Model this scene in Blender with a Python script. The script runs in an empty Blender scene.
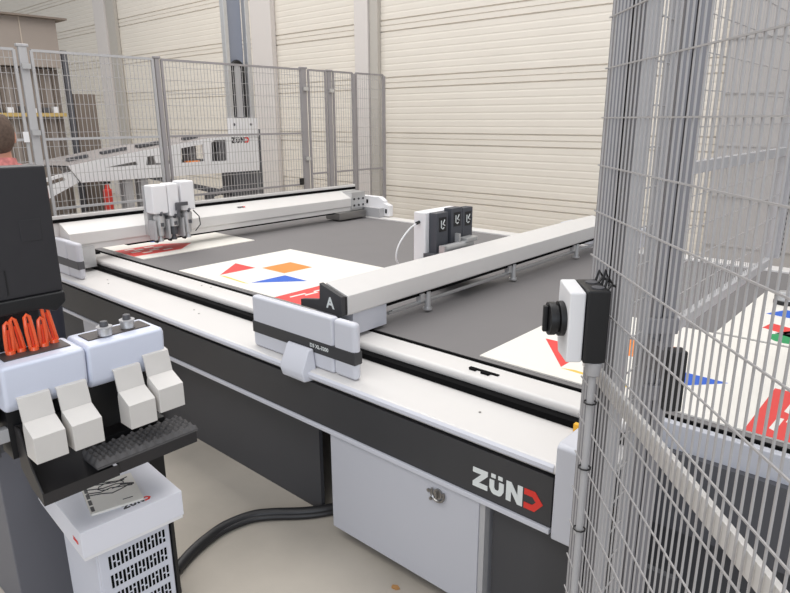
import bpy, bmesh, math, random
from mathutils import Vector, Matrix
random.seed(4)
S = bpy.context.scene
COL = S.collection

# ------------------------------------------------------------------ camera
cam_d = bpy.data.cameras.new('camera'); cam = bpy.data.objects.new('camera', cam_d); COL.objects.link(cam)
R_ = (0.748, 0.664, -0.004); U_ = (-0.176, 0.204, 0.963)
yaw, pit, rol = -7.27385243e-01, -2.72387228e-01, -4.26914757e-03
cy, sy, cp, sp = math.cos(yaw), math.sin(yaw), math.cos(pit), math.sin(pit)
fwd = Vector((sy*cp, cy*cp, sp)); right = Vector((cy, -sy, 0)); up = right.cross(fwd)
cr, sr = math.cos(rol), math.sin(rol)
r2 = cr*right + sr*up; u2 = -sr*right + cr*up
m = Matrix((r2, u2, -fwd)).transposed().to_4x4(); m.translation = Vector((0, 0, 1.72))
cam.matrix_world = m
cam_d.sensor_width = 36; cam_d.lens = 633.4/790*36; cam_d.clip_start = 0.02
S.camera = cam

# ------------------------------------------------------------------ world, light, exposure
S.view_settings.view_transform = 'Standard'; S.view_settings.look = 'None'
S.view_settings.exposure = 0.0; S.view_settings.gamma = 1.0
W = bpy.data.worlds.new('world'); S.world = W; W.use_nodes = True
W.node_tree.nodes['Background'].inputs[0].default_value = (0.90, 0.94, 1.0, 1)
W.node_tree.nodes['Background'].inputs[1].default_value = 0.62
def area(name, loc, target, sx, sy_, power, color):
    d = bpy.data.lights.new(name, 'AREA'); d.shape = 'RECTANGLE'; d.size = sx; d.size_y = sy_
    d.energy = power; d.color = color
    o = bpy.data.objects.new(name, d); COL.objects.link(o); o.location = loc
    o.rotation_euler = (Vector(target)-Vector(loc)).to_track_quat('-Z', 'Y').to_euler()
    return o
area('ceiling_light', (-3.0, 3.4, 6.2), (-3.0, 3.4, 0), 7, 3, 235, (1.0, 0.97, 0.94))
area('ceiling_light', (-10.0, 3.4, 6.2), (-10.0, 3.4, 0), 7, 3, 260, (1.0, 0.955, 0.90))
area('ceiling_light', (-1.5, -2.0, 6.2), (-1.5, -2.0, 0), 7, 3, 195, (1.0, 0.98, 0.96))
area('window_light', (5.0, -4.0, 3.2), (-3.0, 3.0, 0.8), 5, 3, 200, (0.80, 0.88, 1.0))

# ------------------------------------------------------------------ materials
def srgb(c):
    return tuple(((v/255)/12.92 if v/255 <= .04045 else ((v/255+.055)/1.055)**2.4) for v in c) + (1,)
def mat(name, rgb, rough=.5, metal=0., noise=0., nscale=20., bump=0., bscale=200., spec=.5, trans=0.):
    M = bpy.data.materials.new(name); M.use_nodes = True
    nt = M.node_tree; b = nt.nodes['Principled BSDF']; c = srgb(rgb)
    b.inputs['Base Color'].default_value = c; b.inputs['Roughness'].default_value = rough
    b.inputs['Metallic'].default_value = metal
    b.inputs['Specular IOR Level'].default_value = spec
    b.inputs['Transmission Weight'].default_value = trans
    tc = nt.nodes.new('ShaderNodeTexCoord')
    if noise:
        n = nt.nodes.new('ShaderNodeTexNoise'); n.inputs['Scale'].default_value = nscale; n.inputs['Detail'].default_value = 5
        r = nt.nodes.new('ShaderNodeValToRGB')
        r.color_ramp.elements[0].position = .3; r.color_ramp.elements[1].position = .7
        r.color_ramp.elements[0].color = tuple(v*(1-noise) for v in c[:3])+(1,)
        r.color_ramp.elements[1].color = tuple(min(1, v*(1+noise)) for v in c[:3])+(1,)
        nt.links.new(tc.outputs['Object'], n.inputs['Vector']); nt.links.new(n.outputs[0], r.inputs[0])
        nt.links.new(r.outputs[0], b.inputs['Base Color'])
    if bump:
        n = nt.nodes.new('ShaderNodeTexNoise'); n.inputs['Scale'].default_value = bscale
        k = nt.nodes.new('ShaderNodeBump'); k.inputs['Strength'].default_value = bump; k.inputs['Distance'].default_value = .002
        nt.links.new(tc.outputs['Object'], n.inputs['Vector']); nt.links.new(n.outputs[0], k.inputs['Height'])
        nt.links.new(k.outputs[0], b.inputs['Normal'])
    return M
WALL = mat('cream_cladding', (226, 219, 208), .6, noise=.02, nscale=1.5)
COLM = mat('painted_steel_column', (214, 208, 204), .55)
COLD = mat('painted_steel_darker', (184, 179, 171), .55)  # darker tone for one side of the columns
FLOOR = mat('concrete', (182, 174, 162), .7, noise=.10, nscale=2.6, bump=.15, bscale=60)
WHITE = mat('white_lacquer', (218, 215, 212), .38, noise=.015, nscale=4, bump=.03)
RIM = mat('pale_grey_lacquer', (206, 207, 214), .4)  # pale grey; doubles as the shaded front edge of the white lacquer
LAV = mat('light_grey_panel', (192, 193, 200), .45)
DARK = mat('anthracite_panel', (58, 58, 60), .5, noise=.05, nscale=5)
SKIRT = mat('charcoal_sheet_metal', (68, 68, 71), .55, noise=.05, nscale=3)
BLACK = mat('black_plastic', (22, 22, 24), .45)
SLOT = mat('rubber_and_gap_black', (9, 9, 10), .9, spec=.15)  # black for rubber parts and for painting the dark of gaps
MAT = mat('grey_cutting_mat', (118, 115, 115), .75, noise=.03, nscale=3, bump=.1, bscale=500)
MATE = mat('grey_mat_edge', (112, 110, 106), .7)
ALU = mat('anodised_aluminium', (200, 200, 200), .35, metal=.6, noise=.03)
STEEL = mat('steel', (150, 148, 146), .3, metal=.9)
GREYP = mat('light_grey_powder_coat', (178, 177, 178), .45)
BEAM = mat('pale_beam_lacquer', (214, 211, 208), .42, noise=.01)
FPOST = mat('grey_fence_post', (152, 148, 149), .5)
FWIRE = mat('grey_fence_wire', (178, 175, 174), .5)
FWIREF = mat('grey_galvanised_wire', (172, 169, 168), .45)
NPOST = mat('grey_aluminium_post', (132, 130, 133), .45, metal=.15)
PAPER = mat('white_print_sheet', (234, 230, 222), .5)
P_RED = mat('red_print', (226, 66, 62), .5)
P_RED2 = mat('coral_red_print', (224, 74, 70), .5)
P_ORA = mat('orange_print', (240, 140, 60), .5)
P_BLU = mat('blue_print', (40, 96, 200), .5)
P_YEL = mat('yellow_print', (236, 196, 80), .5)
P_GRN = mat('green_print', (40, 150, 90), .5)
P_BLK = mat('black_print', (40, 36, 40), .5)
LRED = mat('logo_red', (224, 54, 44), .45)
LWHITE = mat('logo_white', (224, 228, 226), .5)
LBLACK = mat('logo_black', (36, 34, 40), .5)
ORANGE = mat('orange_translucent_plastic', (255, 104, 56), .25, trans=.15)
ORANGED = mat('deep_orange_plastic', (226, 72, 40), .35)
INLAY = mat('brown_black_inlay', (70, 62, 60), .5)
CREAM = mat('cream_sheet_metal', (212, 208, 203), .45, noise=.02)
FOAM = mat('grey_foam', (92, 90, 90), .95)
TRAY = mat('black_tray', (44, 42, 43), .5)
SCREEN = mat('monitor_shell', (44, 43, 46), .5, noise=.05)
PILLAR = mat('blue_grey_pillar', (106, 106, 112), .6)
HOLD = mat('window_lit_white_plastic', (214, 219, 234), .35)  # white plastic with the bluish window reflection mixed into its colour
CARD = mat('white_carton', (232, 231, 232), .6)
CARDT = mat('white_carton_lid', (224, 224, 231), .6)
CAB = mat('pc_cabinet_white', (206, 208, 218), .45)
HOSE = mat('black_hose', (38, 37, 38), .45)
SKIN = mat('skin', (196, 142, 118), .55)
HAIR = mat('grey_brown_hair', (92, 76, 66), .9, noise=.25, nscale=60)
SHIRT = mat('red_white_shirt', (196, 120, 116), .8, noise=.3, nscale=40)
JEANS = mat('dark_trousers', (50, 52, 64), .8)
RACKM = mat('taupe_rack_cladding', (152, 141, 132), .7, noise=.06, nscale=2)
RACKD = mat('dark_taupe_slats', (120, 108, 98), .7)
YBEAM = mat('ochre_beam', (196, 168, 104), .6)
CANR = mat('red_can', (206, 58, 46), .4)
DGREY = mat('dark_grey_metal', (84, 84, 88), .5)
GPANEL = mat('grey_ribbed_panel', (180, 175, 171), .6)
WOODC = mat('wood_chip', (176, 130, 80), .8)
YST = mat('yellow_label', (240, 180, 50), .5)

# ------------------------------------------------------------------ helpers
class MB:
    def __init__(s): s.v = []; s.f = []; s.mi = []; s.m = 0; s.T = None
    def add(s, vs, fs):
        b = len(s.v)
        s.v += [tuple(s.T @ Vector(v)) if s.T else tuple(v) for v in vs]
        s.f += [tuple(i+b for i in f) for f in fs]; s.mi += [s.m]*len(fs)
        return s
    def box(s, x0, x1, y0, y1, z0, z1):
        return s.add([(x0,y0,z0),(x1,y0,z0),(x1,y1,z0),(x0,y1,z0),(x0,y0,z1),(x1,y0,z1),(x1,y1,z1),(x0,y1,z1)],
                     [(3,2,1,0),(4,5,6,7),(0,1,5,4),(1,2,6,5),(2,3,7,6),(3,0,4,7)])
    def prism(s, pts, ax, a, b):
        """polygon pts in the plane normal to ax, extruded from a to b; ax x:(y,z) y:(x,z) z:(x,y)"""
        n = len(pts)
        def P(p, t): return {'x': (t, p[0], p[1]), 'y': (p[0], t, p[1]), 'z': (p[0], p[1], t)}[ax]
        ar = sum(pts[i][0]*pts[(i+1) % n][1]-pts[(i+1) % n][0]*pts[i][1] for i in range(n))
        if ax == 'y': ar = -ar
        if ar < 0: pts = pts[::-1]
        if a > b: a, b = b, a
        vs = [P(p, a) for p in pts]+[P(p, b) for p in pts]
        fs = [tuple(range(n))[::-1], tuple(range(n, 2*n))]+[(i, (i+1) % n, n+(i+1) % n, n+i) for i in range(n)]
        return s.add(vs, fs)
    def cyl(s, p, q, r, r2=None, n=16):
        p, q = Vector(p), Vector(q); r2 = r if r2 is None else r2
        d = (q-p).normalized(); a = d.orthogonal().normalized(); b = d.cross(a)
        vs = []
        for c, R in ((p, r), (q, r2)):
            vs += [c+R*(math.cos(2*math.pi*i/n)*a+math.sin(2*math.pi*i/n)*b) for i in range(n)]
        fs = [tuple(range(n))[::-1], tuple(range(n, 2*n))]+[(i, (i+1) % n, n+(i+1) % n, n+i) for i in range(n)]
        return s.add(vs, fs)
    def tube(s, pts, r, n=8, close=False):
        pts = [Vector(p) for p in pts]; N = len(pts); vs = []; fs = []
        a = None
        for i, p in enumerate(pts):
            d = ((pts[(i+1) % N] if close or i < N-1 else p)-(pts[i-1] if close or i > 0 else p)).normalized()
            a = (a-a.dot(d)*d).normalized() if a is not None and (a-a.dot(d)*d).length > 1e-4 else d.orthogonal().normalized()
            b = d.cross(a)
            vs += [p+r*(math.cos(2*math.pi*k/n)*a+math.sin(2*math.pi*k/n)*b) for k in range(n)]
        for i in range(N if close else N-1):
            j = (i+1) % N
            fs += [(i*n+k, i*n+(k+1) % n, j*n+(k+1) % n, j*n+k) for k in range(n)]
        if not close: fs += [tuple(range(n))[::-1], tuple(range((N-1)*n, N*n))]
        return s.add(vs, fs)
    def build(s, name, mats, parent=None, bevel=0, smooth=True, segs=2):
        """coordinates are world coordinates when the parent chain is unrotated (the root's location is subtracted)"""
        off = Vector((0, 0, 0)); p = parent
        while p is not None: off += p.location; p = p.parent
        me = bpy.data.meshes.new(name)
        me.from_pydata([tuple(Vector(v)-off) if not (parent and root(parent).get('_local')) else v for v in s.v], [], s.f)
        for mm in (mats if isinstance(mats, (list, tuple)) else [mats]): me.materials.append(mm)
        me.polygons.foreach_set('material_index', s.mi); me.update()
        o = bpy.data.objects.new(name, me); COL.objects.link(o)
        if parent: o.parent = parent
        if smooth:
            me.shade_smooth(); me.set_sharp_from_angle(angle=math.radians(38))
        if bevel:
            bv = o.modifiers.new('bevel', 'BEVEL'); bv.width = bevel; bv.segments = segs; bv.limit_method = 'ANGLE'
            bv.angle_limit = math.radians(50); bv.harden_normals = False
            me.shade_smooth()
            wn = o.modifiers.new('wn', 'WEIGHTED_NORMAL'); wn.keep_sharp = False
        return o
def root(o):
    while o.parent: o = o.parent
    return o
def tag(o, label, cat, group=None):
    o['label'] = label; o['category'] = cat
    if group: o['group'] = group
    return o
def thing(name, label, cat, loc=(0,0,0), group=None, local=False, rz=0):
    o = bpy.data.objects.new(name, None); COL.objects.link(o); o.location = loc; o.empty_display_size = .1
    o.rotation_euler = (0, 0, rz)
    if local: o['_local'] = 1
    return tag(o, label, cat, group)
def struct(o): o['kind'] = 'structure'; return o
def bx(*a): return MB().box(*a)
def dup(r, loc, label=None):
    c = r.copy(); COL.objects.link(c); c.location = loc
    if label: c['label'] = label
    for ch in list(r.children):
        d = ch.copy(); COL.objects.link(d); d.parent = c
        for g in list(ch.children):
            e = g.copy(); COL.objects.link(e); e.parent = d
    return c

def text_mesh(txt, size, T, mb, depth=.001, bold=.0):
    cu = bpy.data.curves.new('t', 'FONT'); cu.body = txt; cu.size = size; cu.extrude = depth/2; cu.offset = bold
    o = bpy.data.objects.new('t', cu); COL.objects.link(o)
    bpy.context.view_layer.update()
    me = o.to_mesh()
    vs = [T @ v.co for v in me.vertices]; fs = [tuple(p.vertices) for p in me.polygons]
    old = mb.T; mb.T = None; mb.add(vs, fs); mb.T = old
    o.to_mesh_clear(); bpy.data.objects.remove(o); bpy.data.curves.remove(cu)

def spline(P, k=8):
    out = []
    for i in range(len(P)-1):
        p0, p1, p2, p3 = (Vector(P[max(0, i-1)]), Vector(P[i]), Vector(P[i+1]), Vector(P[min(len(P)-1, i+2)]))
        for j in range(k):
            t = j/k
            out.append(.5*((2*p1)+(p2-p0)*t+(2*p0-5*p1+4*p2-p3)*t*t+(3*p1-p0-3*p2+p3)*t**3))
    return out+[Vector(P[-1])]

def frame(origin, xdir, ydir):
    x = Vector(xdir).normalized(); y = Vector(ydir); y = (y-y.dot(x)*x).normalized(); z = x.cross(y)
    M = Matrix((x, y, z)).transposed().to_4x4(); M.translation = Vector(origin); return M

def logo(name, parent, T, h, wm, rm, depth=.002):
    """block letters Z U(umlaut) N followed by a red pointed D"""
    a = MB(); a.T = T
    def pl(pts, ox): a.prism([((x+ox)*h, y*h) for x, y in pts], 'z', 0, depth)
    pl([(0,1),(.84,1),(.84,.76),(.36,.26),(.84,.26),(.84,0),(0,0),(0,.24),(.47,.74),(0,.74)], 0)
    o = .95
    pl([(0,.72),(.26,.72),(.26,.36),(.32,.25),(.46,.25),(.52,.36),(.52,.72),(.78,.72),(.78,.30),(.66,.07),(.54,0),(.24,0),(.12,.07),(0,.30)], o)
    pl([(.08,.84),(.32,.84),(.32,1.04),(.08,1.04)], o); pl([(.46,.84),(.70,.84),(.70,1.04),(.46,1.04)], o)
    o = 1.86
    pl([(0,0),(.26,0),(.26,.55),(.60,0),(.86,0),(.86,1),(.60,1),(.60,.45),(.26,1),(0,1)], o)
    lo = a.build(name, wm, parent, smooth=False)
    b = MB(); b.T = T
    o = 2.80
    b.prism([((x+o)*h, y*h) for x, y in [(0,1),(.55,1),(.95,.5),(.55,0),(0,0),(0,.3),(.42,.3),(.60,.5),(.42,.7),(0,.7)]], 'z', 0, depth)
    b.build('logo_arrow', rm, lo, smooth=False)
    return lo

# ================================================================== structure
def wall_mesh():
    """horizontally profiled sandwich cladding: joints every 0.77 m with a triple groove, shallow ribs between"""
    z = -0.02; pr = [(0, -.05)]
    y = 7.2
    top = 7.5; prof = [(y, 0.0)]
    pitch = .775; g0 = .605-pitch
    k = 0
    while True:
        zb = g0+k*pitch
        if zb > top: break
        for zz, dp, w in ((0, .022, .010), (.078, .012, .007), (.150, .022, .010)):
            c = zb+zz
            if c-w > 0.02: prof += [(y, c-w), (y+dp, c-w*.5), (y+dp, c+w*.5), (y, c+w)]
        for q in range(1, 7):
            c = zb+.150+q*(pitch-.150)/7
            if c > .05: prof += [(y, c-.016), (y+.003, c-.004), (y+.003, c+.004), (y, c+.016)]
        k += 1
    prof = [p for p in prof if p[1] <= top]; prof.append((y, top))
    m = MB(); n = len(prof)
    vs = [(-26, a, b) for a, b in prof]+[(8, a, b) for a, b in prof]
    m.add(vs, [(i, n+i, n+i+1, i+1) for i in range(n-1)])
    m.add([(-26, 7.35, 0), (8, 7.35, 0), (8, 7.35, top), (-26, 7.35, top)], [(3, 2, 1, 0)])
    return m
struct(wall_mesh().build('wall_back', WALL, smooth=False))
struct(bx(-26, 8, -6, 7.35, -.1, 0).build('floor', FLOOR, smooth=False))
struct(bx(-26.15, -26, -6, 7.35, 0, 7.5).build('wall_left', WALL, smooth=False))
# steel columns against the wall
def hcol(x0, x1, y0, y1):
    m = MB(); t = .03
    m.box(x0, x1, y0, y0+t, 0, 7.4); m.box(x0, x1, y1-t, y1, 0, 7.4); m.box((x0+x1)/2-.01, (x0+x1)/2+.01, y0+t, y1-t, 0, 7.4)
    return m
struct(bx(-9.6, -9.05, 7.1, 7.19, 0, 7.4).build('trim_1', COLM))
struct(bx(-7.10, -6.83, 7.1, 7.19, 0, 7.4).build('trim_2', COLM))
struct(bx(-6.82, -6.66, 7.13, 7.19, 0, 7.4).build('trim_3', COLD))
struct(bx(-15.4, -14.88, 7.08, 7.19, 0, 7.4).build('trim_4', COLM))
struct(bx(-14.87, -14.5, 7.12, 7.19, 0, 7.4).build('trim_5', COLD))
# grey ribbed panel at the right
d = MB(); d.box(-1.95, 2.6, 7.06, 7.18, 0, 4.6)
for k in range(9): d.box(-1.95, 2.6, 7.045, 7.06, .45+k*.5, .47+k*.5)
struct(d.build('grey_panel_1', GPANEL))

# ================================================================== cutting table
tb = thing('cutting_table', 'long white and anthracite flatbed cutting table with grey mat', 'cutting table', (-3, 3, 0))
XL, XR = -5.7, 2.0
def profX(pts, x0, x1): return MB().prism(pts, 'x', x0, x1)
profX([(1.56,.702),(1.556,.712),(1.560,.728),(1.572,.736),(1.83,.738),(1.83,.702)], XL, -.62).build('front_cover', WHITE, tb, bevel=.003)
profX([(1.5595,.704),(1.552,.712),(1.553,.725),(1.5615,.733)], XL, -.76).build('shaded_cover_lip', RIM, tb)  # cool shade on the white cover's front edge, painted as a strip
bx(XL, -.60, 1.80, 1.845, .738, .762).build('guide_slot', SLOT, tb)
profX([(1.838,.762),(1.832,.772),(1.834,.790),(1.846,.798),(1.955,.799),(1.955,.74),(1.845,.74)], XL, -.60).build('rail_cover', WHITE, tb, bevel=.002)
bx(XL, XR, 1.957, 1.966, .74, .807).build('mat_edge_strip', SLOT, tb)
bx(XL, XR, 1.967, 4.42, .72, .80).build('cutting_mat', MAT, tb)
bx(XL, XR, 4.421, 4.55, .70, .812).build('rear_rail_cover', WHITE, tb, bevel=.004)
bx(XL+.02, -.7, 1.605, 1.7, .50, .70).build('inner_beam', SLOT, tb)
bx(XL, -.762, 1.565, 1.60, .513, .686).build('front_band', DARK, tb, bevel=.0015)
bx(XL, -.762, 1.59, 1.604, .687, .704).build('gap_shadow', SLOT, tb)  # black strip painting the shadow in the gap below the cover
bx(XL, -.762, 1.556, 1.62, .494, .512).build('trim_strip', RIM, tb, bevel=.002)
# skirts and dark filler sheets
bx(-5.0, -1.93, 1.66, 1.68, 0.0, .495).build('front_skirt', SKIRT, tb)
bx(-.985, -.40, 1.60, 1.62, 0.02, .50).build('front_skirt', SKIRT, tb)
bx(-1.93, -1.0, 1.80, 1.82, 0.02, .495).build('recess_shade', SLOT, tb)  # black sheet standing in for the shade of the cabinet recess
bx(-5.0, -4.98, 1.66, 4.3, 0, .6).build('end_skirt', SKIRT, tb)
bx(-5.6, 1.9, 1.9, 4.35, .45, .715).build('bed_frame', DGREY, tb)
bx(-.598, XR, 1.925, 1.955, .485, .799).build('recessed_fascia', LAV, tb, bevel=.004)
bx(-.60, XR, 1.94, 1.956, .02, .484).build('under_bed_shade', SKIRT, tb)  # dark sheet in place of the shaded open interior below the bed
for x in (-4.9, 1.6):
    bx(x-.1, x+.1, 4.2, 4.4, 0, .5).build('leg', DGREY, tb)
# corner cap at the right end of the long rail
profX([(1.548,.49),(1.548,.80),(1.565,.812),(1.68,.812),(1.79,.775),(1.79,.49)], -.752, -.66).build('corner_cap', RIM, tb, bevel=.006)
bx(-.812, -.790, 1.782, 1.80, .738, .765).build('warning_label', YST, tb)
# screw heads and little fittings in the covers
for x, y, z in ((-1.12,1.70,.7375),(-2.9,1.7,.7375),(-2.98,1.72,.7375),(-3.9,1.68,.7375),(-4.0,1.72,.7375),(-3.2,1.91,.7985),(-3.12,1.92,.7985)):
    MB().cyl((x, y, z), (x, y, z+.0015), .005, n=12).build('screw_head', STEEL, tb)
ft = MB(); ft.box(-1.30,-1.17,1.885,1.90,.799,.802); ft.box(-1.29,-1.262,1.872,1.887,.799,.806); ft.box(-1.235,-1.20,1.868,1.886,.799,.806)
ft.build('cover_clip', SLOT, tb)
bx(-.86,-.84,1.94,1.955,.799,.81).build('end_stop', SLOT, tb)
logo('logo', tb, frame((-1.049, 1.5648, .546), (1, 0, 0), (0, 0, 1)), .069, LWHITE, LRED)

# electrical cabinets under the table
def ecab(x0, x1, label, lock):
    t = thing('electrical_cabinet', label, 'cabinet', ((x0+x1)/2, 1.7, 0), 'electrical cabinets under the cutting table')
    bx(x0+.004, x1-.004, 1.583, 1.79, .06, .492).build('body', LAV, t)
    bx(x0, x1, 1.565, 1.581, .06, .494).build('door', LAV, t, bevel=.002)
    for xx in (x0+.06, x1-.06):
        MB().cyl((xx, 1.68, 0), (xx, 1.68, .06), .018).build('foot', BLACK, t)
    if lock:
        k = MB(); c = (-1.190, 1.563, .452)
        k.tube([(c[0]+.028*math.cos(a), c[1]-.006, c[2]+.028*math.sin(a)) for a in [2.6+i*.42 for i in range(11)]], .005, 6)
        k.cyl((c[0], 1.565, c[2]), (c[0], 1.556, c[2]), .019, n=20)
        k.box(c[0]-.003, c[0]+.003, 1.546, 1.557, c[2]-.014, c[2]+.014)
        k.cyl((c[0]-.045, 1.565, c[2]-.004), (c[0]-.045, 1.560, c[2]-.004), .007)
        k.cyl((c[0]-.03, 1.565, c[2]-.028), (c[0]-.03, 1.553, c[2]-.028), .006)
        k.build('lock', STEEL, t)
    return t
ecab(-1.749, -1.022, 'pale grey cabinet with round lock, under the table by the hose end', True)
bx(-1.021, -1.0, 1.57, 1.60, .06, .494).build('side_strip', GREYP, tb)
ecab(-4.08, -3.3, 'pale grey cabinet mostly hidden behind the tool holder station', False)

# ================================================================== print sheets on the mat
def sheet(x0, y0, wx, wy, label, cut=None, kind='full'):
    m = MB(); z0, z1 = .8005, .806
    xa = cut if cut else x0
    m.box(xa, x0+wx, y0, y0+wy, z0, z1)
    def pp(pts, mi, h=.0005):
        m.m = mi
        m.prism([(max(x0+a, xa), y0+b) for a, b in pts], 'z', z1, z1+h); m.m = 0
    if kind == 'full':
        pp([(.10,.355),(.31,.36),(.305,.10)], 1)
        pp([(.345,.385),(.35,.615),(.575,.61),(.57,.385)], 2)
        pp([(.61,.105),(.615,.355),(.83,.35)], 3)
        pp([(.31,.09),(.36,.105),(.62,.085),(.575,.075)], 4)
        pp([(.965,.0),(.965,.41),(1.27,.41),(1.27,.0)], 5)
        m.m = 0
        for k, (u, v, w) in enumerate(((1.02,.06,.20),(1.05,.14,.16),(1.03,.22,.22),(1.08,.30,.12),(1.14,.05,.10),(1.17,.2,.14),(1.20,.10,.2))):
            m.m = 0
            m.prism([(x0+u, y0+v), (x0+u+.018, y0+v-.01), (x0+u+.022, y0+v+w*.5), (x0+u+.004, y0+v+w*.5)], 'z', z1+.0005, z1+.001)
    elif kind == 'far':
        pp([(.14,.20),(.155,.30),(.27,.26),(.24,.16)], 1)
        pp([(.20,.15),(.27,.26),(.34,.20),(.28,.12)], 6)
        c = (.26, .02)
        pp([(c[0]+.075*math.cos(i*.524), c[1]+.075+.07*math.sin(i*.524)) for i in range(12)], 7)
        pp([(.10,.45),(.16,.58),(.42,.5),(.36,.42)], 3)
    elif kind == 'arrow':
        pp([(.58,.0),(.58,.36),(.72,.54),(.88,.36),(.88,0)], 5)
        pp([(.20,.06),(.30,.62),(.50,.40)], 3)
        for u, v in ((.60,.06),(.66,.10),(.72,.05),(.62,.2),(.68,.24),(.74,.18),(.79,.1),(.79,.26)):
            m.m = 0; m.box(x0+u, x0+u+.03, y0+v, y0+v+.07, z1+.0005, z1+.001)
    o = m.build('printed_sheet', [PAPER, P_RED, P_ORA, P_BLU, P_YEL, P_RED2, P_BLK, P_GRN], smooth=False)
    return tag(o, label, 'printed sheet', 'printed sheets lying on the cutting mat')
sheet(-5.12, 2.03, 1.0, .93, 'white sheet with red pointed label under the far gantry with three white modules', kind='arrow')
sheet(-3.62, 2.01, 1.30, .90, 'white sheet with whole red, orange and blue shapes between the two gantries')
sheet(-1.335, 2.01, 1.30, .905, 'white sheet right of gantry A, partly behind the rotary switch')
sheet(-.708, 2.94, 1.30, .96, 'white sheet with green and black print, behind the fence at the far side', kind='far')
pk = thing('suction_puck', 'small round chrome and black puck on the far right sheet', 'puck', (-.58, 3.64, .8065))
MB().cyl((-.58,3.64,.8065),(-.58,3.64,.825),.05,n=28).build('base', BLACK, pk, bevel=.003)
MB().cyl((-.58,3.64,.825),(-.58,3.64,.87),.042,.03,n=28).build('cap', ALU, pk, bevel=.003)

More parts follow.
